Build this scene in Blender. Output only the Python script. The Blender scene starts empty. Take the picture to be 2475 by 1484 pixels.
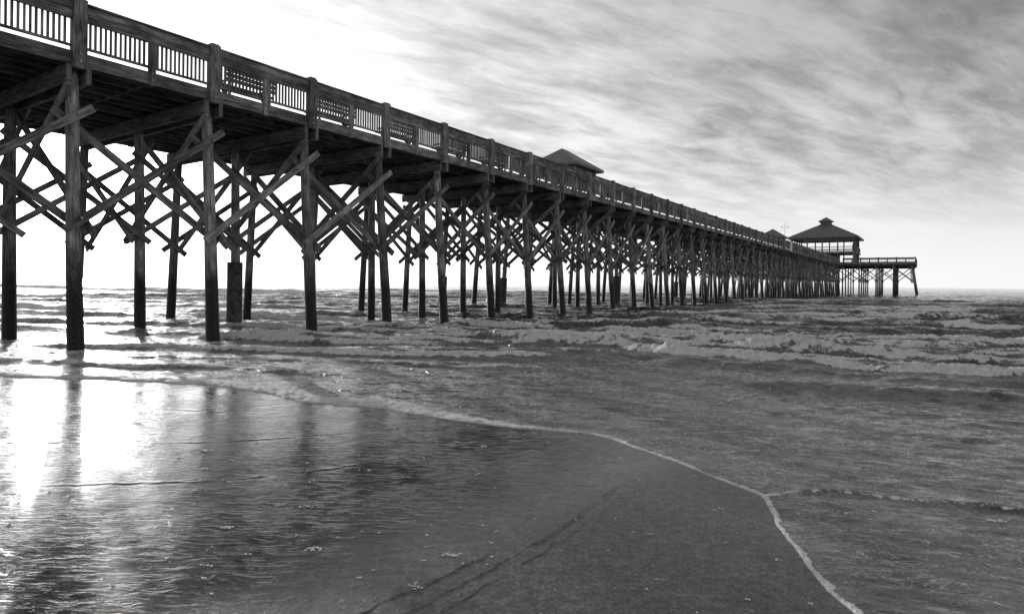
import bpy, math, random
import numpy as np
from mathutils import Vector
random.seed(4); rng=np.random.RandomState(7)
sc=bpy.context.scene
try:
    sc.view_settings.view_transform='Standard'; sc.view_settings.look='None'
    sc.view_settings.exposure=0
except Exception: pass
TH=math.radians(33.77); CS,SN=math.cos(TH),math.sin(TH)
def uv2xy(u,v): return (CS*u+SN*v, -SN*u+CS*v)

# ------------------------------------------------------------------ camera
cd=bpy.data.cameras.new("camera"); cam=bpy.data.objects.new("camera",cd); sc.collection.objects.link(cam)
cam.location=(0,0,1.55); cam.rotation_euler=(math.pi/2,-0.0104,0)
cd.sensor_width=36; cd.lens=21.8; cd.shift_y=-0.023; cd.clip_end=30000; cd.clip_start=0.05
sc.camera=cam

# ------------------------------------------------------------------ sun + sky
AZ=math.radians(-34.8); EL=math.radians(7.8)
sdir=Vector((math.sin(AZ)*math.cos(EL), math.cos(AZ)*math.cos(EL), math.sin(EL)))
ld=bpy.data.lights.new("sun",'SUN'); ld.energy=2.1; ld.angle=math.radians(0.5); ld.color=(1,0.99,0.98)
sun=bpy.data.objects.new("sun",ld); sc.collection.objects.link(sun)
sun.rotation_euler=sdir.to_track_quat('Z','Y').to_euler()

w=bpy.data.worlds.new("World"); sc.world=w; w.use_nodes=True
class NT:
    def __init__(s,nt): s.nt=nt; s.N=nt.nodes; s.L=nt.links
    def put(s,sock,val):
        if val is None: return
        if isinstance(val,bpy.types.NodeSocket): s.L.new(val,sock)
        else: sock.default_value=val
    def m(s,op,a,b=None,c=None,clamp=False):
        n=s.N.new('ShaderNodeMath'); n.operation=op; n.use_clamp=clamp
        s.put(n.inputs[0],a); s.put(n.inputs[1],b)
        if c is not None: s.put(n.inputs[2],c)
        return n.outputs[0]
    def vm(s,op,a,b=None):
        n=s.N.new('ShaderNodeVectorMath'); n.operation=op
        s.put(n.inputs[0],a); s.put(n.inputs[1],b)
        return n.outputs['Value'] if op in('DOT_PRODUCT','LENGTH') else n.outputs[0]
    def sep(s,v):
        n=s.N.new('ShaderNodeSeparateXYZ'); s.L.new(v,n.inputs[0]); return n.outputs
    def comb(s,x,y,z):
        n=s.N.new('ShaderNodeCombineXYZ'); s.put(n.inputs[0],x); s.put(n.inputs[1],y); s.put(n.inputs[2],z); return n.outputs[0]
    def noise(s,v,scale,detail=3,rough=.5,dist=0):
        n=s.N.new('ShaderNodeTexNoise'); s.L.new(v,n.inputs['Vector'])
        n.inputs['Scale'].default_value=scale; n.inputs['Detail'].default_value=detail
        n.inputs['Roughness'].default_value=rough; n.inputs['Distortion'].default_value=dist
        return n.outputs[0]
    def rng(s,v,a,b,c=0,d=1,smooth=True):
        n=s.N.new('ShaderNodeMapRange'); n.interpolation_type='SMOOTHSTEP' if smooth else 'LINEAR'
        s.put(n.inputs[0],v); s.put(n.inputs[1],a); s.put(n.inputs[2],b); s.put(n.inputs[3],c); s.put(n.inputs[4],d)
        return n.outputs[0]
    def attr(s,name):
        n=s.N.new('ShaderNodeAttribute'); n.attribute_name=name; return n.outputs['Fac']
    def grey(s,v): return s.comb(v,v,v)
    def mix(s,f,a,b):
        return s.m('ADD',s.m('MULTIPLY',a,s.m('SUBTRACT',1.0,f)),s.m('MULTIPLY',b,f))
    def bump(s,h,strength,dist=1.0,normal=None):
        n=s.N.new('ShaderNodeBump'); s.put(n.inputs['Height'],h); s.put(n.inputs['Strength'],strength); n.inputs['Distance'].default_value=dist
        if normal is not None: s.L.new(normal,n.inputs['Normal'])
        return n.outputs[0]
W=NT(w.node_tree); W.N.clear()
out=W.N.new('ShaderNodeOutputWorld'); bg=W.N.new('ShaderNodeBackground'); W.L.new(bg.outputs[0],out.inputs[0])
bg.inputs[1].default_value=0.1
sky=W.N.new('ShaderNodeTexSky'); sky.sky_type='NISHITA'; sky.sun_disc=False
sky.sun_elevation=EL; sky.sun_rotation=AZ%(2*math.pi); sky.dust_density=2.0
bw=W.N.new('ShaderNodeRGBToBW'); W.L.new(sky.outputs[0],bw.inputs[0])
tc=W.N.new('ShaderNodeTexCoord'); D=W.vm('NORMALIZE',tc.outputs['Generated'])
dx,dy,dz=W.sep(D)[:3]
z0=W.m('MAXIMUM',dz,0.0)
dot=W.vm('DOT_PRODUCT',D,tuple(sdir))
om=W.m('SUBTRACT',1.0,dot)
haze=W.m('MULTIPLY',W.m('EXPONENT',W.m('MULTIPLY',W.m('POWER',W.m('DIVIDE',z0,0.20),1.5),-1.0)),0.72)
glow=W.m('MULTIPLY',W.m('EXPONENT',W.m('DIVIDE',om,-0.19)),0.92)
core=W.m('MULTIPLY',W.m('EXPONENT',W.m('DIVIDE',om,-0.005)),5.0)
nis=W.m('MINIMUM',W.m('MULTIPLY',bw.outputs[0],0.02),0.25)
base=W.m('ADD',W.m('ADD',W.m('ADD',haze,glow),0.20),nis)
# cloud layer at altitude: project direction on a plane
k=W.m('DIVIDE',1.0,W.m('ADD',z0,0.16))
px=W.m('MULTIPLY',dx,k); py=W.m('MULTIPLY',dy,k)
ra=math.radians(28)
sx=W.m('ADD',W.m('MULTIPLY',px,math.cos(ra)),W.m('MULTIPLY',py,math.sin(ra)))
sy=W.m('SUBTRACT',W.m('MULTIPLY',py,math.cos(ra)),W.m('MULTIPLY',px,math.sin(ra)))
P1=W.comb(W.m('MULTIPLY',sx,1.1),W.m('MULTIPLY',sy,2.0),0.3)
P2=W.comb(W.m('MULTIPLY',sx,3.0),W.m('MULTIPLY',sy,7.5),2.3)
n1=W.noise(P1,1.3,8,.55,.25)
n2=W.noise(P2,1.2,9,.66,.35)
n3=W.noise(W.comb(sx,sy,5.0),0.6,3,.5,.2)
cl=W.m('ADD',W.m('MULTIPLY',n1,.55),W.m('MULTIPLY',n2,.45))
cm=W.rng(cl,.34,.66)
big=W.rng(n3,.33,.67)
fade=W.m('MULTIPLY',W.rng(z0,.03,.24),W.rng(om,.03,.22,.55,1.0))
mod=W.m('ADD',W.m('MULTIPLY',W.m('SUBTRACT',cm,.5),.78),W.m('MULTIPLY',W.m('SUBTRACT',big,.5),.20))
mod=W.m('ADD',1.0,W.m('MULTIPLY',mod,fade))
tot=W.m('ADD',W.m('MULTIPLY',base,mod),core)
below=W.rng(dz,-.02,0.0)
tot=W.m('MULTIPLY',tot,W.m('ADD',.3,W.m('MULTIPLY',below,.7)))
W.L.new(W.grey(W.m('MULTIPLY',tot,10.0)),bg.inputs[0])

# ------------------------------------------------------------------ materials
def newmat(name):
    m=bpy.data.materials.new(name); m.use_nodes=True
    T=NT(m.node_tree); p=T.N['Principled BSDF']; return m,T,p
def wood_mat(name,lo,hi,marine=False):
    m,T,p=newmat(name)
    uv=T.N.new('ShaderNodeUVMap'); uv.uv_map='UVMap'; x,y,_=T.sep(uv.outputs[0])[:3]
    g=T.noise(T.comb(T.m('MULTIPLY',x,1.3),T.m('MULTIPLY',y,22.0),0.0),1.5,6,.65,.6)
    g2=T.noise(T.comb(T.m('MULTIPLY',x,.9),T.m('MULTIPLY',y,4.0),3.0),2.0,5,.6,.3)
    geo=T.N.new('ShaderNodeNewGeometry'); pos=geo.outputs['Position']
    st=T.noise(pos,1.3,5,.6)
    t=T.attr('tint')
    f=T.m('ADD',T.m('MULTIPLY',T.rng(g,.38,.62),.6),T.m('MULTIPLY',T.rng(g2,.32,.68),.4))
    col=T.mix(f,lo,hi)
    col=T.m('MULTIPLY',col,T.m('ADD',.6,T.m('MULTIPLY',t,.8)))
    col=T.m('MULTIPLY',col,T.rng(st,.3,.65,.55,1.35))
    rough=.75
    h=T.m('ADD',T.m('MULTIPLY',g,.7),T.m('MULTIPLY',g2,.5))
    if marine:
        z=T.sep(pos)[2]
        zz=T.m('ADD',z,T.m('MULTIPLY',T.m('SUBTRACT',T.noise(pos,2.5,4),.5),1.6))
        dry=T.rng(zz,1.2,2.4)
        growth=T.noise(pos,28,4,.7)
        wetc=T.mix(T.rng(growth,.45,.65),.012,.08)
        col=T.mix(dry,wetc,col)
        h=T.m('ADD',h,T.m('MULTIPLY',T.m('SUBTRACT',1.0,dry),T.m('MULTIPLY',growth,2.2)))
        rough=T.mix(dry,.45,.8)
    T.L.new(T.grey(col),p.inputs['Base Color']); T.put(p.inputs['Roughness'],rough)
    T.L.new(T.bump(h,1.0,.03),p.inputs['Normal'])
    return m
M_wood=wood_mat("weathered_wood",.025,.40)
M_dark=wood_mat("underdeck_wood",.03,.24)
M_pile=wood_mat("pile_wood",.035,.48,True)
def simple(name,c,rough=.6,metal=0,var=.3,scale=6):
    m,T,p=newmat(name); geo=T.N.new('ShaderNodeNewGeometry')
    n=T.noise(geo.outputs['Position'],scale,5,.6)
    T.L.new(T.grey(T.m('MULTIPLY',c,T.rng(n,.3,.7,1-var,1+var))),p.inputs['Base Color'])
    p.inputs['Roughness'].default_value=rough; p.inputs['Metallic'].default_value=metal
    T.L.new(T.bump(n,.2,.02),p.inputs['Normal'])
    return m
M_roof=simple("roof_metal",.16,.5,0,.25,2)
M_steel=simple("galvanised_steel",.3,.4,.6)
M_white=simple("white_paint",.7,.5,0,.08)
M_cloth=simple("dark_cloth",.05,.9)
M_sleeve=simple("concrete_sleeve",.08,.8,0,.6,7)
M_wall=simple("painted_wall",.16,.7,0,.2)

# ------------------------------------------------------------------ mesh builder
class MB:
    def __init__(s): s.v=[];s.f=[];s.uv=[];s.t=[];s.sm=[]
    def face(s,idx,uvs,t,smooth=False):
        s.f.append(idx); s.uv.extend(uvs); s.t.append(t); s.sm.append(smooth)
    def beam(s,p0,p1,wd,ht,up=(0,0,1),t=None):
        p0=Vector(p0);p1=Vector(p1); d=(p1-p0); L=d.length; d.normalize()
        up=Vector(up)
        if up.length<1e-6 or abs(d.dot(up.normalized()))>.98: up=Vector((0,1,0))
        sd=d.cross(up).normalized(); u2=sd.cross(d).normalized()
        b=len(s.v)
        for q in(p0,p1):
            for a,c in((-1,-1),(1,-1),(1,1),(-1,1)):
                s.v.append(tuple(q+sd*(a*wd/2)+u2*(c*ht/2)))
        if t is None: t=random.random()
        o=random.random()*50; o2=random.random()*10
        per=[0,wd,wd+ht,2*wd+ht,2*wd+2*ht]
        for i in range(4):
            j=(i+1)%4
            s.face((b+i,b+j,b+4+j,b+4+i),[(o,o2+per[i]),(o,o2+per[i+1]),(o+L,o2+per[i+1]),(o+L,o2+per[i])],t)
        s.face((b+3,b+2,b+1,b),[(o,o2),(o,o2+wd),(o+.02,o2+wd),(o+.02,o2)],t)
        s.face((b+4,b+5,b+6,b+7),[(o,o2),(o,o2+wd),(o+.02,o2+wd),(o+.02,o2)],t)
    def box(s,x0,x1,y0,y1,z0,z1,t=None):
        dx,dy,dz=x1-x0,y1-y0,z1-z0; cx,cy,cz=(x0+x1)/2,(y0+y1)/2,(z0+z1)/2
        if dz>=dx and dz>=dy: s.beam((cx,cy,z0),(cx,cy,z1),dx,dy,(0,1,0),t)
        elif dx>=dy: s.beam((x0,cy,cz),(x1,cy,cz),dy,dz,(0,0,1),t)
        else: s.beam((cx,y0,cz),(cx,y1,cz),dx,dz,(0,0,1),t)
    def cyl(s,p0,p1,r0,r1,seg=14,rings=8,wob=0.0,t=None,cap=True):
        p0=Vector(p0);p1=Vector(p1); d=p1-p0; L=d.length; d.normalize()
        up=Vector((0,1,0)) if abs(d.y)<.9 else Vector((1,0,0))
        a=d.cross(up).normalized(); c=a.cross(d).normalized()
        if t is None: t=random.random()
        b=len(s.v); o=random.random()*50
        ph=random.random()*6; ph2=random.random()*6
        for i in range(rings+1):
            f=i/rings; q=p0+(p1-p0)*f+ a*(wob*math.sin(f*3+ph))+c*(wob*math.sin(f*4+ph2))
            r=r0+(r1-r0)*f
            for k in range(seg):
                an=2*math.pi*k/seg; rr=r*(1+.5*wob*math.sin(3*an+ph+f*5)+ (wob*.6)*(random.random()-.5))
                s.v.append(tuple(q+a*(rr*math.cos(an))+c*(rr*math.sin(an))))
        for i in range(rings):
            for k in range(seg):
                k2=(k+1)%seg
                uu=[(o+L*i/rings,r0*6.28*k/seg),(o+L*i/rings,r0*6.28*(k+1)/seg),(o+L*(i+1)/rings,r0*6.28*(k+1)/seg),(o+L*(i+1)/rings,r0*6.28*k/seg)]
                s.face((b+i*seg+k,b+i*seg+k2,b+(i+1)*seg+k2,b+(i+1)*seg+k),uu,t,True)
        if cap:
            e=b+rings*seg
            s.face(tuple(e+k for k in range(seg)),[(o,0)]*seg,t)
            s.face(tuple(b+k for k in reversed(range(seg))),[(o,0)]*seg,t)
    def poly(s,pts,t=.5):
        b=len(s.v); s.v.extend([tuple(p) for p in pts])
        s.face(tuple(range(b,b+len(pts))),[(p[0],p[1]) for p in pts],t)
    def obj(s,name,mat,parent=None):
        me=bpy.data.meshes.new(name); me.from_pydata(s.v,[],s.f)
        ul=me.uv_layers.new(name='UVMap'); ul.data.foreach_set('uv',np.array(s.uv,dtype=np.float32).ravel())
        at=me.attributes.new('tint','FLOAT','FACE'); at.data.foreach_set('value',np.array(s.t,dtype=np.float32))
        me.polygons.foreach_set('use_smooth',np.array(s.sm,dtype=bool))
        me.materials.append(mat); me.update()
        o=bpy.data.objects.new(name,me); sc.collection.objects.link(o)
        if parent: o.parent=parent
        return o
def empty(name):
    e=bpy.data.objects.new(name,None); sc.collection.objects.link(e); e.rotation_euler=(0,0,-TH); e.empty_display_size=.5
    x,y=uv2xy(-.10,0); e.location=(x,y,0)
    return e

# ------------------------------------------------------------------ pier
S=3.03; V0=5.87; UR=-15.1; UF=-22.7; UM=-18.9
N0,N1=-7,46
pier=empty("wooden_fishing_pier")
def rnd(a): return (random.random()-.5)*2*a
rail=MB(); deck=MB(); under=MB(); piles=MB(); brace=MB(); bolts=MB(); sleeves=MB()
def v_(n): return V0+S*n
def railing_bay(mb,u,sg,v,L=S,nbal=26,along='v',fine=True):
    def B(u0,u1,a0,a1,z0,z1,t=None):
        if u0>u1: u0,u1=u1,u0
        if along=='v': mb.box(u0,u1,a0,a1,z0,z1,t)
        else: mb.box(a0,a1,u0,u1,z0,z1,t)
    B(u-sg*.07,u+sg*.11,v-.135,v+.135,6.06,7.53+rnd(.01))
    B(u-.10,u+sg*.0+.10,v-.10,v+.10,7.531,7.565,.7)
    B(u-sg*.03,u+sg*.06,v+L/2-.075,v+L/2+.075,6.10,7.08)
    j=rnd(.004)
    B(u-sg*.01,u+sg*.04+j,v+.137,v+L-.137,7.085,7.275)
    B(u-sg*.01,u+sg*.045+j,v+.137,v+L-.137,7.285,7.44)
    B(u-.16,u+.09,v+.137,v+L-.137,7.445,7.485)
    B(u-sg*.025,u+sg*.025,v+.137,v+L/2-.077,6.50,6.555)
    B(u-sg*.025,u+sg*.025,v+L/2+.077,v+L-.137,6.50,6.555)
    B(u-sg*.03,u+sg*.03,v+.137,v+L/2-.077,6.12,6.41)
    B(u-sg*.03,u+sg*.03,v+L/2+.077,v+L-.137,6.12,6.41)
    for i in range(nbal):
        a=v+.19+(L-.38)*(i+.5)/nbal
        if abs(a-(v+L/2))<.10: continue
        B(u-sg*.055,u-sg*.015,a-.02+rnd(.004),a+.02,6.558,7.16)
for n in range(N0,N1):
    v=v_(n)
    railing_bay(rail,UR,1,v); railing_bay(rail,UF,-1,v,nbal=26 if n<25 else 14)
    for i in range(14):
        u=UF+.2+(UR-UF-.4)*i/13
        under.box(u-.035,u+.035,v+.0+(.02 if i%2 else -.05),v+S-(.02 if i%2 else -.05)-.01,6.12,6.385)
    nb=12
    for i in range(nb):
        a=v+S*i/nb
        deck.box(UF-.02+.06,UR-.08,a+.006,a+S/nb-.006,6.39+rnd(.001),6.44)
    under.box(UF+.1,UR-.12,v+S/2-.03,v+S/2+.03,6.15,6.38)
for n in range(N0,N1+1):
    v=v_(n)
    for sgn in(-1,1):
        under.box(UF-.12,UR+.05,v+sgn*.19-.05,v+sgn*.19+.05,5.76,6.11,.95)
    hi=n<14; seg=18 if hi else 9; rg=14 if hi else 3
    j=rnd(.05)
    piles.cyl((-14.88+j,v+rnd(.05),-1.2),(-15.42,v,6.08),.175,.12,seg,rg,.012 if hi else 0)
    piles.cyl((UM+j,v+rnd(.08),-1.2),(UM,v,6.08),.165,.12,seg,rg,.012 if hi else 0)
    piles.cyl((-22.92+j,v+rnd(.08),-1.2),(-22.4,v,6.08),.165,.12,seg,rg,.012 if hi else 0)
    if n in(2,12): sleeves.cyl((UM,v,-1),(UM,v,2.15),.24,.24,16,4,.01)
    if n in(7,9,16,20): sleeves.cyl((-22.85,v,-1),(-22.7,v,1.9),.23,.23,16,4,.01)
    def un(z): return -14.9-.5*z/5.8
    def uf(z): return -22.9+.5*z/5.8
    def br(pa,pb,ext=.38,w=.18,th=.06,ax=(0,1,0)):
        pa=Vector(pa);pb=Vector(pb); d=(pb-pa).normalized()
        brace.beam(pa-d*(ext+rnd(.1)),pb+d*(ext+rnd(.1)),th,w+rnd(.015),Vector(ax).cross(d))
    def brv(ua,za,ub,zb,dv):
        br((ua,v+dv,za+rnd(.1)),(ub,v+dv,zb+rnd(.1)))
    brv(un(5.5),5.5,UM,2.95,-.20)
    brv(un(2.75),2.75,UM,5.45,.20)
    brv(UM,5.5,uf(2.75),2.75,.275)
    brv(UM,2.85,uf(5.4),5.4,-.275)
    if n<N1:
        for s_,uu,sg in((0,un,1),(1,uf,-1)):
            for (za,zb,off) in((2.85,5.1,.24),(5.0,2.75,-.22)):
                za+=rnd(.08); zb+=rnd(.08)
                pa=Vector((uu(za)+sg*off,v,za)); pb=Vector((uu(zb)+sg*off,v+S,zb))
                d=(pb-pa).normalized()
                brace.beam(pa-d*.38,pb+d*.38,.06,.17,Vector((1,0,0)).cross(d))
        for za,zb,o_ in((5.0,2.8,.2),(2.8,5.0,-.2)):
            pa=Vector((UM+o_,v,za)); pb=Vector((UM+o_,v+S,zb)); d=(pb-pa).normalized()
            brace.beam(pa-d*.3,pb+d*.3,.06,.15,Vector((1,0,0)).cross(d))
    if 0<=n<9:
        for zz in(6.2,6.36):
            bolts.cyl((UR+.11,v,zz),(UR+.135,v,zz),.035,.03,10,1,0)
        for zz in(6.22,6.38): bolts.cyl((UR+.06,v+S/2,zz),(UR+.08,v+S/2,zz),.028,.024,10,1,0)
        for z in(2.85,5.1): bolts.cyl((un(z)+.26,v,z),(un(z)+.31,v,z),.035,.03,8,1,0)
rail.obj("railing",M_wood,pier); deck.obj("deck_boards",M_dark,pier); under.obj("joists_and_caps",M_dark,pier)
piles.obj("piles",M_pile,pier); brace.obj("cross_braces",M_wood,pier); bolts.obj("bolts",M_steel,pier); sleeves.obj("pile_sleeves",M_sleeve,pier)

# pier head platform (child parts of pier)
HU0,HU1,HV0,HV1=-36.0,-1.8,144.5,168.0
h=MB(); hp=MB(); hb=MB()
h.box(HU0,HU1,HV0,HV1,6.12,6.44)
nu=int((HU1-HU0)/3.05); Lu=(HU1-HU0)/nu
for i in range(nu):
    a=HU0+Lu*i
    if not (a+Lu>UF-.2 and a<UR+.2): railing_bay(h,HV0,-1,a,Lu,12,'u')
    railing_bay(h,HV1,1,a,Lu,12,'u')
nv=8; Lv=(HV1-HV0)/nv
for i in range(nv):
    a=HV0+Lv*i
    railing_bay(h,HU1,1,a,Lv,12); railing_bay(h,HU0,-1,a,Lv,12)
h.obj("head_platform",M_wood,pier)
NC=12
cols=[HU0+.6+(HU1-HU0-1.2)*i/(NC-1) for i in range(NC)]; rows=[HV0+.5+(HV1-HV0-1)*j/4 for j in range(5)]
def xb(pa,pb,ax):
    pa=Vector(pa);pb=Vector(pb); d=(pb-pa).normalized(); hb.beam(pa-d*.3,pb+d*.3,.06,.17,Vector(ax).cross(d))
for i,u in enumerate(cols):
    for jx,vv in enumerate(rows):
        bu=u+(1.0 if i==NC-1 else -1.0 if i==0 else 0)
        hp.cyl((bu,vv,-1.2),(u,vv,6.1),.16,.12,9,3)
        if i<NC-1 and jx in(0,4):
            u2=cols[i+1]
            xb((u,vv-.2,5.5),(u2,vv-.2,2.9),(0,1,0)); xb((u,vv+.2,2.9),(u2,vv+.2,5.5),(0,1,0))
        if jx<4 and i in(0,4,8,NC-1):
            v2=rows[jx+1]
            xb((u-.2,vv,5.5),(u-.2,v2,2.7),(1,0,0)); xb((u+.2,vv,2.7),(u+.2,v2,5.5),(1,0,0))
for vv in rows: hb.box(HU0+.2,HU1-.2,vv-.15,vv+.15,5.82,6.11)
hp.obj("head_piles",M_pile,pier); hb.obj("head_braces",M_wood,pier)

# ---- shelters
def hip(mb,cu,cv,hs,z0,z1,ridge,th=.16,hv=None):
    hv=hv or hs
    a=[(cu-hs,cv-hv,z0),(cu+hs,cv-hv,z0),(cu+hs,cv+hv,z0),(cu-hs,cv+hv,z0)]
    lo=[(p[0],p[1],z0-th) for p in a]
    r0=(cu,cv-ridge,z1); r1=(cu,cv+ridge,z1)
    mb.poly([a[0],a[1],r0]); mb.poly([a[1],a[2],r1,r0]); mb.poly([a[2],a[3],r1]); mb.poly([a[3],a[0],r0,r1])
    for i in range(4):
        j=(i+1)%4; mb.poly([lo[i],lo[j],a[j],a[i]])
    mb.poly([lo[3],lo[2],lo[1],lo[0]])
def ribs(mb,cu,cv,hs,z0,z1,n,top=0):
    for side in range(4):
        for i in range(1,n):
            f=-1+2*i/n; t=1-abs(f)
            t=min(t,1-top/hs)
            p0=(f*hs,-hs,z0+.02); p1=(f*hs,-hs+hs*t,z0+(z1-z0)*t+.02)
            if t<.03: continue
            c,s=[(1,0),(0,1),(-1,0),(0,-1)][side]
            R=lambda p:(cu+c*p[0]-s*p[1],cv+s*p[0]+c*p[1],p[2])
            mb.beam(R(p0),R(p1),.06,.06)
for idx,vv in enumerate((34.2,98.0)):
    e=empty("pier_shelter"); r=MB(); f=MB()
    hip(r,UM,vv,1.85,8.78,10.0,.35)
    r.obj("hip_roof",M_roof,e)
    for a in(-1.4,1.4):
        for b in(-1.4,1.4): f.box(UM+a-.08,UM+a+.08,vv+b-.08,vv+b+.08,6.44,8.65)
    for a in(-1.4,1.4):
        f.box(UM+a-.06,UM+a+.06,vv-1.5,vv+1.5,8.35,8.62); f.box(UM-1.31,UM+1.31,vv+a-.06,vv+a+.06,8.36,8.61)
    f.box(UM-.9,UM+.9,vv-.5,vv+.5,7.15,7.2); f.box(UM-.9,UM+.9,vv-.9,vv-.6,6.86,6.91); f.box(UM-.9,UM+.9,vv+.6,vv+.9,6.86,6.91)
    for a in(-.6,.6): f.beam((UM+a,vv-.75,6.46),(UM+a,vv+.35,7.14),.06,.09); f.beam((UM+a+.07,vv+.75,6.46),(UM+a+.07,vv-.35,7.14),.06,.09)
    f.obj("timber_frame_and_table",M_wood,e)

# ---- two-storey pavilion
pv=empty("pier_pavilion"); cu,cv=UM,156.0
r=MB(); fr=MB(); wl=MB()
zE,zC=12.35,15.5
hsR=7.0; 
def frust(mb,h0,h1,z0,z1,th=.3):
    a=[(cu+x*h0,cv+y*h0) for x,y in((-1,-1),(1,-1),(1,1),(-1,1))]; b=[(cu+x*h1,cv+y*h1) for x,y in((-1,-1),(1,-1),(1,1),(-1,1))]
    for i in range(4):
        j=(i+1)%4
        mb.poly([(*a[i],z0),(*a[j],z0),(*b[j],z1),(*b[i],z1)]); mb.poly([(*a[i],z0-th),(*a[j],z0-th),(*a[j],z0),(*a[i],z0)])
    mb.poly([(*p,z0-th) for p in reversed(a)]); mb.poly([(*p,z1) for p in b])
frust(r,hsR,1.1,zE,zC); ribs(r,cu,cv,hsR,zE,zE+(zC-zE)*7/5.9,22,1.1)
frust(r,1.45,.08,16.25,17.2,.12)
r.obj("hip_roof",M_roof,pv)
wl.box(cu-1.05,cu+1.05,cv-1.05,cv+1.05,zC-.2,16.14)
wl.box(cu-2.6,cu+2.6,cv-2.0,cv+2.6,6.45,8.8)
wl.obj("cupola_and_core_walls",M_wall,pv)
F=6.0
for i in range(5):
    for j in range(5):
        if i in(0,4) or j in(0,4):
            x=cu-F+2*F*i/4; y=cv-F+2*F*j/4
            fr.box(x-.12,x+.12,y-.12,y+.12,6.45,12.1)
fr.box(cu-F-.4,cu+F+.4,cv-F-.4,cv+F+.4,8.8,9.15)
for q in(-1,1):
    fr.box(cu-F-.3,cu+F+.3,cv+q*(F+.3)-.06,cv+q*(F+.3)+.06,10.15,10.25); fr.box(cu+q*(F+.3)-.06,cu+q*(F+.3)+.06,cv-F-.2,cv+F+.2,10.15,10.25)
    fr.box(cu-F-.3,cu+F+.3,cv+q*(F+.3)-.04,cv+q*(F+.3)+.04,9.3,9.38); fr.box(cu+q*(F+.3)-.04,cu+q*(F+.3)+.04,cv-F-.2,cv+F+.2,9.3,9.38)
    fr.box(cu-F,cu+F,cv+q*F-.1,cv+q*F+.1,11.85,12.04); fr.box(cu+q*F-.1,cu+q*F+.1,cv-F+.15,cv+F-.15,11.85,12.04)
    for i in range(60):
        a=-F-.2+(2*F+.4)*i/59
        fr.box(cu+a-.03,cu+a+.03,cv+q*(F+.3)-.03,cv+q*(F+.3)+.03,9.38,10.15)
        fr.box(cu+q*(F+.3)-.03,cu+q*(F+.3)+.03,cv+a-.03,cv+a+.03,9.38,10.15)
fr.beam((cu-3.2,cv-5.5,6.5),(cu-3.2,cv+1.5,9.1),1.4,.25)
fr.obj("columns_floors_railings",M_wood,pv)

# ---- mast with instruments
me_=empty("weather_mast"); mm=MB()
mu=UF-.25; mv=130.0
mm.cyl((mu,mv,6.2),(mu,mv,13.9),.05,.03,8,2); mm.beam((mu-.6,mv,13.0),(mu+.6,mv,13.0),.04,.04); mm.beam((mu,mv-.5,13.5),(mu,mv+.5,13.5),.04,.04)
for s_ in(-.6,.6): mm.cyl((mu+s_,mv,12.95),(mu+s_,mv,13.25),.09,.06,8,1)
mm.obj("pole",M_steel,me_)

# ---- board sign on railing
sg=empty("notice_board"); sb=MB()
vv=v_(27.3)
sb.box(UR+.13,UR+.17,vv,vv+1.5,6.2,7.6); sb.obj("panel",M_white,sg)
sf=MB(); 
for z in(6.15,7.62): sf.box(UR+.12,UR+.19,vv-.05,vv+1.55,z,z+.05)
sf.obj("frame",M_wood,sg)

# ---- benches on deck
for n in range(1,10):
    e=empty("pier_bench"); b=MB(); vb=v_(n)+S*.5; ub=-16.1
    for i in range(3): b.box(ub-.25+i*.17,ub-.10+i*.17,vb-.8,vb+.8,6.88,6.92)
    for i in range(3): b.box(ub+.30,ub+.34,vb-.8,vb+.8,6.98+i*.13,7.08+i*.13)
    for q in(-.62,.62):
        b.beam((ub-.22,vb+q,6.44),(ub+.22,vb+q,6.87),.05,.09); b.beam((ub+.26,vb+q+.052,6.44),(ub-.15,vb+q+.052,6.87),.05,.09)
        b.beam((ub+.27,vb+q,6.5),(ub+.27,vb+q,7.34),.05,.06,(1,0,0)); b.box(ub-.28,ub+.3,vb+q-.035,vb+q+.035,7.04,7.08)
    b.obj("slats_and_legs",M_wood,e)

# ---- people on the upper floor
def person(u,v,z,face,lean):
    verts=[(0,0,.95),(0,0,1.2),(0,0,1.42),(0,.0,1.52),(0,.02,1.62),(0,.01,1.74),
      (.1,0,.92),(.11,.02,.5),(.11,-.02,.08),(.11,.14,.03),(-.1,0,.92),(-.12,.03,.5),(-.12,-.02,.08),(-.12,.14,.03),
      (.19,0,1.4),(.25,.08,1.13),(.2,.33,1.1),(.19,.42,1.11),(-.19,0,1.4),(-.26,.06,1.13),(-.21,.32,1.1),(-.2,.41,1.11)]
    ed=[(0,1),(1,2),(2,3),(3,4),(4,5),(0,6),(6,7),(7,8),(8,9),(0,10),(10,11),(11,12),(12,13),(2,14),(14,15),(15,16),(16,17),(2,18),(18,19),(19,20),(20,21)]
    rad=[.15,.14,.15,.06,.095,.07,.09,.065,.045,.035,.09,.065,.045,.035,.06,.045,.035,.03,.06,.045,.035,.03]
    me=bpy.data.meshes.new("person_body"); me.from_pydata(verts,ed,[]); o=bpy.data.objects.new("person",me); sc.collection.objects.link(o)
    md=o.modifiers.new("skin",'SKIN')
    for i,rr in enumerate(rad): me.skin_vertices[0].data[i].radius=(rr,rr*.8)
    me.skin_vertices[0].data[0].use_root=True
    o.modifiers.new("sub",'SUBSURF').levels=1
    me.materials.append(M_cloth)
    x,y=uv2xy(u,v); o.location=(x,y,z); o.rotation_euler=(0,0,face)
person(cu+5.6,cv-4.3,9.15,-TH-math.pi/2,0); person(cu+5.6,cv-3.4,9.15,-TH-math.pi/2-.3,0)

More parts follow.
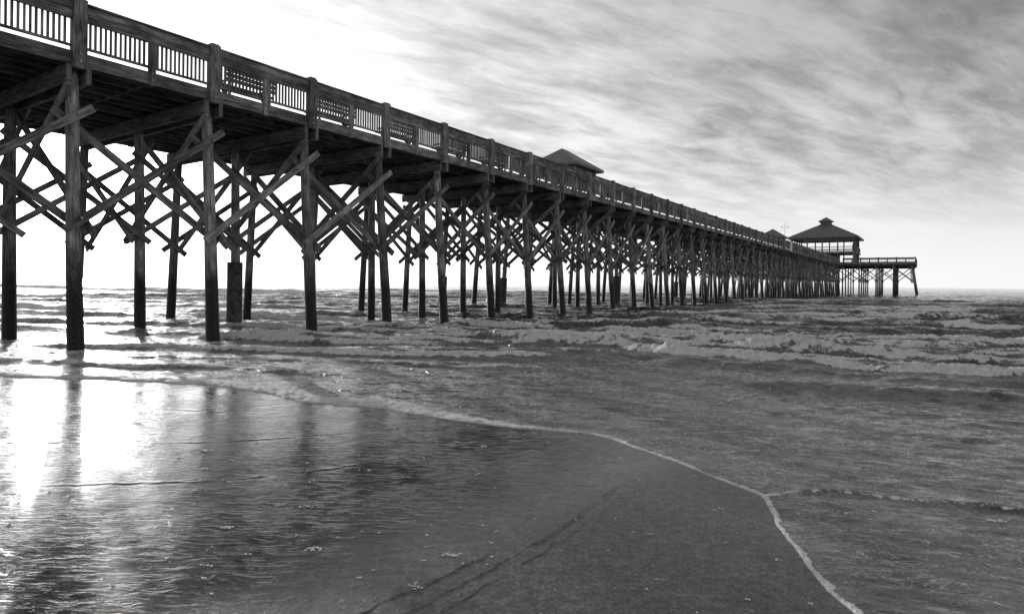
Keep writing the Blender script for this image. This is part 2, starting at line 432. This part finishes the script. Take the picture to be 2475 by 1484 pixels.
# ------------------------------------------------------------------ numpy helpers
def vnoise(x,y,seed=0):
    xi=np.floor(x).astype(np.int64); yi=np.floor(y).astype(np.int64); fx=x-xi; fy=y-yi
    fx=fx*fx*(3-2*fx); fy=fy*fy*(3-2*fy)
    def H(a,b):
        n=(a*374761393+b*668265263+seed*1442695041)&0x7fffffff
        n=((n^(n>>13))*1274126177)&0x7fffffff
        n=(n^(n>>16))&0xffff
        return n/65535.0
    return (H(xi,yi)*(1-fx)+H(xi+1,yi)*fx)*(1-fy)+(H(xi,yi+1)*(1-fx)+H(xi+1,yi+1)*fx)*fy
def fbm(x,y,o=4,seed=0,g=.5):
    s=0;a=1;t=0
    for i in range(o):
        s=s+a*vnoise(x,y,seed+i*17); t+=a; a*=g; x=x*2.03+5.1; y=y*2.03+1.7
    return s/t
def sstep(a,b,x):
    t=np.clip((x-a)/(b-a),0,1); return t*t*(3-2*t)
def catmull(P,k=6):
    P=np.array(P,float); Q=np.vstack([2*P[0]-P[1],P,2*P[-1]-P[-2]]); o=[]
    for i in range(1,len(Q)-2):
        for j in range(k):
            t=j/k
            o.append(.5*((2*Q[i])+(-Q[i-1]+Q[i+1])*t+(2*Q[i-1]-5*Q[i]+4*Q[i+1]-Q[i+2])*t*t+(-Q[i-1]+3*Q[i]-3*Q[i+1]+Q[i+2])*t**3))
    o.append(P[-1]); return np.array(o)
def pdist(P,x,y):
    best=np.full(x.shape,1e9); sgn=np.ones(x.shape); par=np.zeros(x.shape)
    seg=np.diff(P,axis=0); L=np.hypot(seg[:,0],seg[:,1]); cum=np.concatenate([[0],np.cumsum(L)]); tot=cum[-1]
    for i in range(len(seg)):
        dx,dy=seg[i]/max(L[i],1e-9); rx=x-P[i,0]; ry=y-P[i,1]
        t=np.clip(rx*dx+ry*dy,0,L[i]); ex=rx-t*dx; ey=ry-t*dy; d=ex*ex+ey*ey
        m=d<best; best=np.where(m,d,best); sgn=np.where(m,np.where(dx*ry-dy*rx>0,1.,-1.),sgn); par=np.where(m,(cum[i]+t)/tot,par)
    return np.sqrt(best)*sgn,par,tot
def inpoly(P,x,y):
    r=np.zeros(x.shape,bool); n=len(P)
    for i in range(n):
        x1,y1=P[i]; x2,y2=P[(i+1)%n]
        if y1==y2: continue
        c=((y1>y)!=(y2>y))&(x<(x2-x1)*(y-y1)/(y2-y1)+x1); r^=c
    return r
EDGE=[(-300,200),(-60,42),(-22,17),(-13,11.5),(-8.06,9.85),(-5.98,9.57),(-4.05,8.98),(-2.95,8.23),(-1.16,7.32),(-.17,6.77),(.82,6.40),(1.22,5.86),(1.48,5.39),(1.71,4.90),(1.86,4.61)]
EDGE2=[(1.86,4.61),(1.75,4.02),(1.66,3.48),(1.63,2.94),(1.75,2.2),(2.4,.5),(5,-3),(14,-10),(60,-42),(300,-200)]
edge=np.vstack([catmull(EDGE,5)[:-1],catmull(EDGE2,5)])
poly=np.vstack([edge,[(9000,-200),(9000,9000),(-9000,9000),(-9000,200)]])
def edge_d(x,y):
    d,par,_=pdist(edge,x,y); d=np.abs(d); ins=inpoly(poly,x,y)
    return np.where(ins,d,-d)
def polar(rs,an):
    R,A=np.meshgrid(rs,an,indexing='ij'); return (R*np.sin(A)).ravel(),(R*np.cos(A)).ravel(),R.ravel()
def gridmesh(name,x,y,z,nr,na,closed,mat,attrs):
    idx=np.arange(nr*na).reshape(nr,na)
    if closed: idx=np.hstack([idx,idx[:,:1]])
    q=np.stack([idx[:-1,:-1],idx[:-1,1:],idx[1:,1:],idx[1:,:-1]],-1).reshape(-1,4)[:,::-1]
    me=bpy.data.meshes.new(name); n=len(q)
    me.vertices.add(len(x)); me.vertices.foreach_set('co',np.stack([x,y,z],1).astype(np.float32).ravel())
    me.loops.add(n*4); me.loops.foreach_set('vertex_index',q.ravel().astype(np.int32))
    me.polygons.add(n); me.polygons.foreach_set('loop_start',np.arange(0,n*4,4,dtype=np.int32))
    me.update(calc_edges=True); me.polygons.foreach_set('use_smooth',np.ones(n,bool))
    for k_,a in attrs.items():
        at=me.attributes.new(k_,'FLOAT','POINT'); at.data.foreach_set('value',a.astype(np.float32))
    me.materials.append(mat); me.validate()
    o=bpy.data.objects.new(name,me); sc.collection.objects.link(o); return o

# ------------------------------------------------------------------ sea
rs=[2.2]
while rs[-1]<400: rs.append(rs[-1]*1.0042)
while rs[-1]<9000: rs.append(rs[-1]*1.03)
rs=np.array(rs)
an=np.concatenate([np.linspace(-100,-46,60)[:-1],np.linspace(-46,46,900),np.linspace(46,140,70)[1:]])*math.pi/180
x,y,R=polar(rs,an)
d=edge_d(x,y)
wig=(fbm(x*3,y*3,3,3)-.5)*.10*sstep(8.5,3,R)+(fbm(x*1.2,y*1.2,4,9)-.5)*.5*sstep(4,9,R)
far=R>60
d=d+np.where(far,0,wig)*np.exp(-np.abs(d)/1.5)
dd=np.maximum(d,0)
z=np.zeros_like(x); foam=np.zeros_like(x)
sp=R*.0052
nw=60
wdir=np.array([.25,.968])
for i in range(nw):
    lam=.15*(60**(i/(nw-1))); a=math.radians(rng.normal(0,24)); c,s=math.cos(a),math.sin(a)
    kx,ky=wdir[0]*c-wdir[1]*s,wdir[0]*s+wdir[1]*c
    amp=.0105*lam**.85 if lam<2.5 else .0090*2.5**.85
    ph=rng.rand()*6.28
    q=2*math.pi/lam
    warp=(vnoise(x/(lam*1.8),y/(lam*1.8),i)-.5)*3.4
    f=np.sin((x*kx+y*ky)*q+ph+warp)
    hgt=(1-np.abs(f))**1.5*1.5-.7 if i%2 else f*.6
    env=.34+.66*sstep(0,10,dd) if lam<.7 else (.12+.88*sstep(0,12,dd) if lam<1.6 else sstep(1,18,dd))
    e=sstep(2.0,4.0,lam/np.maximum(sp,1e-4))*env
    z+=hgt*amp*e
z*=.9
BR=[ # points,height,front w,back w,foam width,foam strength
 ([(-16,12.9),(-8.6,11.2),(-5.3,10.9),(-3,10.2),(-1.5,9.9)],.07,.18,.6,.16,1.4),
 ([(-12,14.2),(-7.4,13.8),(-4.8,13.4),(-2,12.7),(1.5,13.5),(3.5,12.7)],.12,.2,.8,.18,1.7),
 ([(-9,12.4),(-4,12.0),(0,11.3),(3,11.2)],.05,.18,.6,.12,1.2),
 ([(1.2,15.6),(2.4,15.0),(4.2,13.1),(6.8,11.6),(8.9,10.6),(15,7.7)],.16,.18,.7,.22,2.2),
 ([(1.2,16.6),(2.6,15.6),(4.6,14.0),(7.2,12.6),(9.5,11.4),(15,9)],.13,.2,.8,.16,1.8),
 ([(2.2,18.0),(4.4,16.5),(6.5,15.0),(10.4,13.1),(17,10.3)],.15,.22,.9,.18,1.9),
 ([(.6,21.3),(1.85,20.9),(5.9,19.0),(9.7,16.9),(13.3,16.1),(24,12)],.22,.25,1.1,.26,2.2),
 ([(4,23),(8,21.5),(12,20)],.16,.25,1.1,.22,1.4),
 ([(-4,24.6),(-2.35,24),(.94,22.3),(2.4,21.6)],.20,.25,1.1,.32,2.2),
 ([(-15,27.6),(-12,26.7),(-8,25.3),(-5.4,23.7)],.23,.3,1.3,.42,2.2),
 ([(-40,34),(-25,30.6),(-20.6,29.8),(-17,29)],.26,.4,1.4,.5,1.9),
 ([(-9,16.6),(-7.2,16.3),(-5,15.7),(-3.6,15.2),(-1,15.3)],.16,.22,.9,.24,2.0),
 ([(10,42),(21.6,39),(31,37.5),(50,33)],.38,.6,2.5,.6,1.3),
 ([(6,31),(12,29),(20,27)],.26,.4,1.8,.4,1.2),
 ([(15,24.2),(18,22.9),(21,22),(30,19)],.26,.35,1.4,.5,2.2),
 ([(-120,135),(-50,82),(-16,70),(0,66)],.48,1.2,4,1.8,1.9),
 ([(-60,52),(-30,47),(-12,42),(-3,40)],.32,.7,2.5,.8,1.8),
 ([(-40,118),(10,100),(40,95)],.38,1.2,4,1.0,.9),
 ([(14,62),(34,58),(60,50)],.38,1,3.5,.9,1.1),
 ([(1.86,4.62),(2.36,4.66),(2.9,4.5),(3.54,4.29),(5,3.7)],.022,.03,.16,.03,1.3),
 ([(2.04,7.6),(3.0,8.4),(4.23,9.57),(5.5,10.2)],.014,.05,.2,.035,1.2),
 ([(-10,20.4),(-4,19.6),(0,18.6)],.15,.25,1.0,.26,1.5),
]
r2=random.Random(11)
for i in range(60):
    dist=10.5*(9**r2.random()); az=math.radians(r2.uniform(-42,42)); cx,cy=dist*math.sin(az),dist*math.cos(az)
    if cx*.556+cy*.831<8: continue
    L=dist*r2.uniform(.15,.45); an0=math.radians(r2.gauss(-12,3)); ux,uy=math.cos(an0),math.sin(an0)
    P=[(cx+ux*t*L-uy*o,cy+uy*t*L+ux*o) for t,o in((-1,r2.gauss(0,.03)*L),(-.4,r2.gauss(0,.03)*L),(.3,r2.gauss(0,.04)*L),(1,r2.gauss(0,.03)*L))]
    g=min(1,dist/25)
    BR.append((P,.045+.10*g*r2.random()+.0022*dist,.12+.25*g,.5+1.0*g+.01*dist,.09+.12*g+.003*dist,r2.uniform(.1,1.6)*(1.0 if dist<40 else .6)))
for bi,(P,hh,wf,wb,fw,fs) in enumerate(BR):
    C=catmull(P,4)
    mg=wb*4+2
    lo=C.min(0)-mg; hi=C.max(0)+mg
    m=(x>lo[0])&(x<hi[0])&(y>lo[1])&(y<hi[1])&(d>-.1)
    xx=x[m];yy=y[m]
    if xx.size==0: continue
    s,par,tot=pdist(C,xx,yy)
    sc_=wb*1.6
    s=s+(fbm(xx/sc_,yy/sc_,4,50+bi)-.5)*wb*.9
    taper=sstep(0,.2,par)*sstep(1,.8,par)
    if bi==19: taper=sstep(1,.6,par)
    hm=taper*(.4+1.0*fbm(xx/(wb*1.6),yy/(wb*1.6),2,90+bi))
    prof=np.where(s>0,np.exp(-(s/wb)**2),np.exp(-(s/wf)**2))
    z[m]+=hh*hm*prof
    lum=fbm(xx/(fw*.42),yy/(fw*.42),4,130+bi,.7)
    fo=fs*taper*np.exp(-((s+fw*.30)/fw)**2)*np.clip(-.20+1.9*fbm(xx/(fw*5.0),yy/(fw*1.8),4,170+bi,.65),0,2)
    tr=fs*.20*taper*np.where(s>0,np.exp(-s/(wb*.9)),0)
    fo=np.clip(np.maximum(fo,tr),0,1.25)
    foam[m]=np.maximum(foam[m],fo)
    z[m]+=np.clip(fo-.4,0,.8)*(lum-.42)*min(hh,.2)*1.0
# foam churned up round the piles
for n in range(-1,22):
    for ub in(-14.98,UM-.1,-22.9):
        cx,cy=uv2xy(ub,v_(n)); m=(np.abs(x-cx)<2.2)&(np.abs(y-cy)<2.2)&(d>0)
        if not m.any(): continue
        ex=x[m]-cx-.1; ey=y[m]-cy+.25
        rr=np.sqrt((ex*.75)**2+(ey)**2)
        ff=np.exp(-(rr/.50)**2)*1.9*fbm(x[m]*4,y[m]*4,4,300+n,.6)
        foam[m]=np.maximum(foam[m],ff); z[m]+=.05*np.exp(-(rr/.35)**2)*fbm(x[m]*6,y[m]*6,3,301)
bandw=.036+.26*sstep(1.0,-2.0,x)+.32*np.exp(-((x+2.4)/1.8)**2)
lip=.010+.016*sstep(1.0,-3,x)
z=np.where(d>0,z*sstep(0,.5,d)+lip*(1-np.exp(-d/(.03+bandw*.2)))*1.0,np.maximum(d*1.0,-.35))
fe=np.where(d>-.02,np.exp(-(np.maximum(d,0)/bandw)**1.5),0)*(1.0+.9*fbm(x*5,y*5,4,7,.6))
foam=np.maximum(foam,fe*np.where(R<40,1.,.8))
z+=np.where((d>0)&(d<1.2),np.clip(fe-.3,0,1)*(fbm(x*14,y*14,3,8)-.35)*(.008+.03*sstep(1,-2,x)),0)
lace=.42*sstep(9,1.5,dd)*sstep(0,.3,dd)*sstep(.40,.66,fbm(x*.45+3,y*.8,4,21))
lace2=.40*sstep(.46,.68,fbm(x*.25+9,y*.5,4,31))*sstep(70,20,R)*sstep(2,6,dd)
foam=np.maximum(foam,np.maximum(lace,lace2))
m_,T,p=newmat("sea_water")
geo=T.N.new('ShaderNodeNewGeometry'); pos=geo.outputs['Position']
X,Y,Z=T.sep(pos)[:3]
fa=T.attr('foam'); dp=T.attr('shore')
rp=T.comb(T.m('ADD',T.m('MULTIPLY',X,.95),T.m('MULTIPLY',Y,-.3)),T.m('MULTIPLY',T.m('ADD',T.m('MULTIPLY',X,.3),T.m('MULTIPLY',Y,.95)),2.4),Z)
b1=T.noise(rp,1.9,6,.6,.7); b2=T.noise(rp,.6,5,.6,.4); b3=T.noise(rp,9.0,3,.6,.5)
rip=T.m('ADD',T.m('ADD',T.m('MULTIPLY',b1,T.rng(dp,0,14,.014,.028)),T.m('MULTIPLY',b3,.0020)),T.m('MULTIPLY',T.m('MULTIPLY',b2,.10),T.rng(dp,5,30)))
fn=T.noise(pos,6.0,7,.72,.3); fn2=T.noise(pos,30.0,4,.7)
l1=T.m('ABSOLUTE',T.m('SUBTRACT',T.noise(rp,1.8,5,.6,1.0),.5)); l2=T.m('ABSOLUTE',T.m('SUBTRACT',T.noise(rp,4.0,5,.6,1.2),.5))
lines=T.m('MAXIMUM',T.rng(l1,.0,.026,1.0,.0),T.m('MULTIPLY',T.rng(l2,.0,.032,1.0,.0),.85))
# the noisy break-up is relaxed where the foam attribute is very strong (swash line)
fm=T.m('ADD',fa,T.m('MULTIPLY',T.m('SUBTRACT',fn,.5),2.2))
fm=T.m('ADD',fm,T.m('MULTIPLY',T.m('SUBTRACT',fn2,.5),.9))
solid=T.m('MULTIPLY',T.rng(fm,.52,.80),T.rng(fa,.1,.3))
near_=T.rng(dp,2,14,.26,0)
lc=T.m('MULTIPLY',T.rng(T.m('ADD',T.m('ADD',fa,near_),T.m('MULTIPLY',T.m('SUBTRACT',fn,.5),1.1)),.05,.42),T.m('MULTIPLY',lines,T.rng(fn2,.35,.6,.4,1.0)))
fmask=T.m('MAXIMUM',solid,lc)
turb=T.mix(T.rng(dp,2,20),.20,.022)
fcol=T.m('MULTIPLY',T.rng(fn2,.3,.55,.72,.98),T.rng(fn,.35,.55,.75,1.0))
T.L.new(T.grey(T.mix(fmask,T.m('MULTIPLY',turb,T.rng(T.noise(rp,1.6,6,.6),.32,.68,.35,1.65)),fcol)),p.inputs['Base Color'])
T.put(p.inputs['Roughness'],T.mix(fmask,.06,.7)); p.inputs['IOR'].default_value=1.4
hh=T.m('ADD',rip,T.m('MULTIPLY',fmask,T.m('ADD',T.m('MULTIPLY',fn2,.014),T.m('MULTIPLY',fn,.06))))
T.L.new(T.bump(hh,1.0,1.0),p.inputs['Normal'])
sea=gridmesh("sea_water",x,y,z,len(rs),len(an),False,m_,{'foam':foam,'shore':np.clip(d,-5,500)})

# ------------------------------------------------------------------ beach sand
rs=[.3]
while rs[-1]<1.8: rs.append(rs[-1]*1.06)
while rs[-1]<11: rs.append(rs[-1]*1.0032)
while rs[-1]<9000: rs.append(rs[-1]*1.09)
rs=np.array(rs)
an=np.concatenate([np.linspace(-180,-48,80)[:-1],np.linspace(-48,48,760),np.linspace(48,180,80)[1:-1]])*math.pi/180
x,y,R=polar(rs,an); d=edge_d(x,y)
z=np.where(d>0,-.008-np.minimum(d*.03,6.0),np.minimum(-d*.004,.05)+np.maximum(-d-12,0)*.02)
z=np.minimum(z,2.5)
near=sstep(12,6,R)
z+=(fbm(x*.9,y*.9,3,4)-.5)*.004*near*sstep(0,-.4,d)
sdist=.763*(x+.71)-.648*(y-2.9)+(fbm(x*1.5,y*1.5,3,12)-.5)*.25
film=1-sstep(-.9,.30,sdist)
def crease(P,hh,wd,seed):
    s,par,t=pdist(catmull(P,6),x,y); s=s+(fbm(x*9,y*9,4,seed,.6)-.5)*.06
    tp=sstep(0,.1,par)*sstep(1,.6,par)*np.clip(-.4+2.4*fbm(x*5,y*5,2,seed+3),0,1)
    return hh*tp*(np.exp(-(s/wd)**2)-.5*np.exp(-((s+wd*1.8)/wd)**2))
z+=crease([(-.78,2.8),(-.45,3.15),(-.1,3.55),(.0,3.7)],.006,.009,61)
z+=crease([(-.6,2.75),(-.3,3.1),(.2,3.75),(.6,4.35),(1.0,5.0),(1.3,5.3)],.006,.010,62)
z+=crease([(-.45,2.75),(-.1,3.2),(.35,3.8),(.8,4.5),(1.1,4.9)],.004,.009,67)
z+=crease([(-.75,4.9),(-.2,5.2),(.3,5.45)],.003,.02,63)
z+=crease([(-5.5,5.8),(-3,5.9),(-1.8,6.3),(-.9,6.6)],.003,.025,64)
z+=crease([(-6.5,7.6),(-4,7.4),(-2,7.0)],.003,.03,65)
z+=crease([(-3.6,4.6),(-2.2,4.8),(-1.2,5.3),(-.5,5.9)],.003,.02,66)
m_,T,p=newmat("wet_sand")
geo=T.N.new('ShaderNodeNewGeometry'); pos=geo.outputs['Position']; X,Y,Z=T.sep(pos)[:3]
fl=T.attr('film')
warp=T.m('MULTIPLY',T.noise(pos,1.2,3),1.2)
rp=T.comb(T.m('MULTIPLY',X,6.0),T.m('ADD',T.m('MULTIPLY',Y,20.0),T.m('ADD',T.m('MULTIPLY',X,.8),T.m('MULTIPLY',warp,5.0))),0.0)
r1=T.noise(rp,1.0,4,.6,.6); r2=T.noise(rp,2.2,4,.65,.4); gr=T.noise(pos,160,3,.7); gr2=T.noise(pos,14,5,.7); gr3=T.noise(pos,55,4,.7)
rid=T.m('SUBTRACT',1.0,T.m('MULTIPLY',T.m('ABSOLUTE',T.m('SUBTRACT',r1,.5)),3.0))
patch=T.rng(T.noise(pos,.9,3),.3,.7,.5,1.3)
ripple=T.m('MULTIPLY',T.m('MULTIPLY',T.m('ADD',T.m('ADD',T.m('MULTIPLY',r1,.0046),T.m('MULTIPLY',rid,.0022)),T.m('MULTIPLY',r2,.0024)),patch),T.m('ADD',.05,T.m('MULTIPLY',fl,.95)))
grain=T.m('MULTIPLY',T.m('ADD',T.m('ADD',T.m('MULTIPLY',gr,.0016),T.m('MULTIPLY',gr2,.0035)),T.m('MULTIPLY',gr3,.0026)),T.mix(fl,1.4,.4))
T.L.new(T.bump(T.m('ADD',ripple,grain),1.0,1.0),p.inputs['Normal'])
speck=T.rng(T.noise(pos,34,2,.5),.68,.74,1.0,2.6)
col=T.m('MULTIPLY',T.mix(fl,.10,.018),T.rng(gr2,.3,.7,.5,1.5))
col=T.m('MULTIPLY',col,speck)
T.L.new(T.grey(T.m('MULTIPLY',col,T.rng(gr3,.3,.7,.40,1.7))),p.inputs['Base Color'])
T.put(p.inputs['Roughness'],T.mix(fl,.36,.16)); p.inputs['IOR'].default_value=1.33
T.put(p.inputs['Specular IOR Level'],T.mix(fl,.5,.04))
T.put(p.inputs['Coat Weight'],T.mix(fl,.2,1.0)); p.inputs['Coat Roughness'].default_value=.03; p.inputs['Coat IOR'].default_value=1.55
T.L.new(T.bump(ripple,.85,1.0),p.inputs['Coat Normal'])
gridmesh("beach_sand",x,y,z,len(rs),len(an),True,m_,{'film':film})

# ------------------------------------------------------------------ scattered foam bubbles
fb=MB()
def blob(cx,cy,r,hz):
    b=len(fb.v); n=9
    for ring,(rr,zz) in enumerate(((1,.0),(.8,.6),(.4,.95))):
        for i in range(n):
            a=6.283*i/n; q=rr*r*(1+rnd(.12)); fb.v.append((cx+q*math.cos(a),cy+q*math.sin(a),hz+zz*r*.4))
    for g in range(2):
        for i in range(n):
            j=(i+1)%n; fb.face((b+g*n+i,b+g*n+j,b+(g+1)*n+j,b+(g+1)*n+i),[(0,0)]*4,.5,True)
    fb.face(tuple(b+2*n+i for i in range(n)),[(0,0)]*n,.5,True)
cnt=0
while cnt<210:
    r=2.6+5.0*random.random()**1.3; a=math.radians(random.uniform(-43,43)); xx,yy=r*math.sin(a),r*math.cos(a)
    dd_=float(edge_d(np.array([xx]),np.array([yy]))[0])
    if dd_>1.5 : continue
    hz=.006 if dd_<0 else .014
    hz+=min(max(-dd_,0)*.004,.05)
    cnt+=1
    big=random.random()<.07
    for q in range(random.randint(9,20) if big else random.randint(1,3)):
        s_=.02 if big else .007
        blob(xx+random.gauss(0,s_*1.3),yy+random.gauss(0,s_*.7),random.uniform(.004,.009)*(1.0 if r<5 else 1.3),hz-.004)
M_foam=simple("foam",.8,.5,0,.15,60)
fb.obj("foam_bubbles",M_foam)
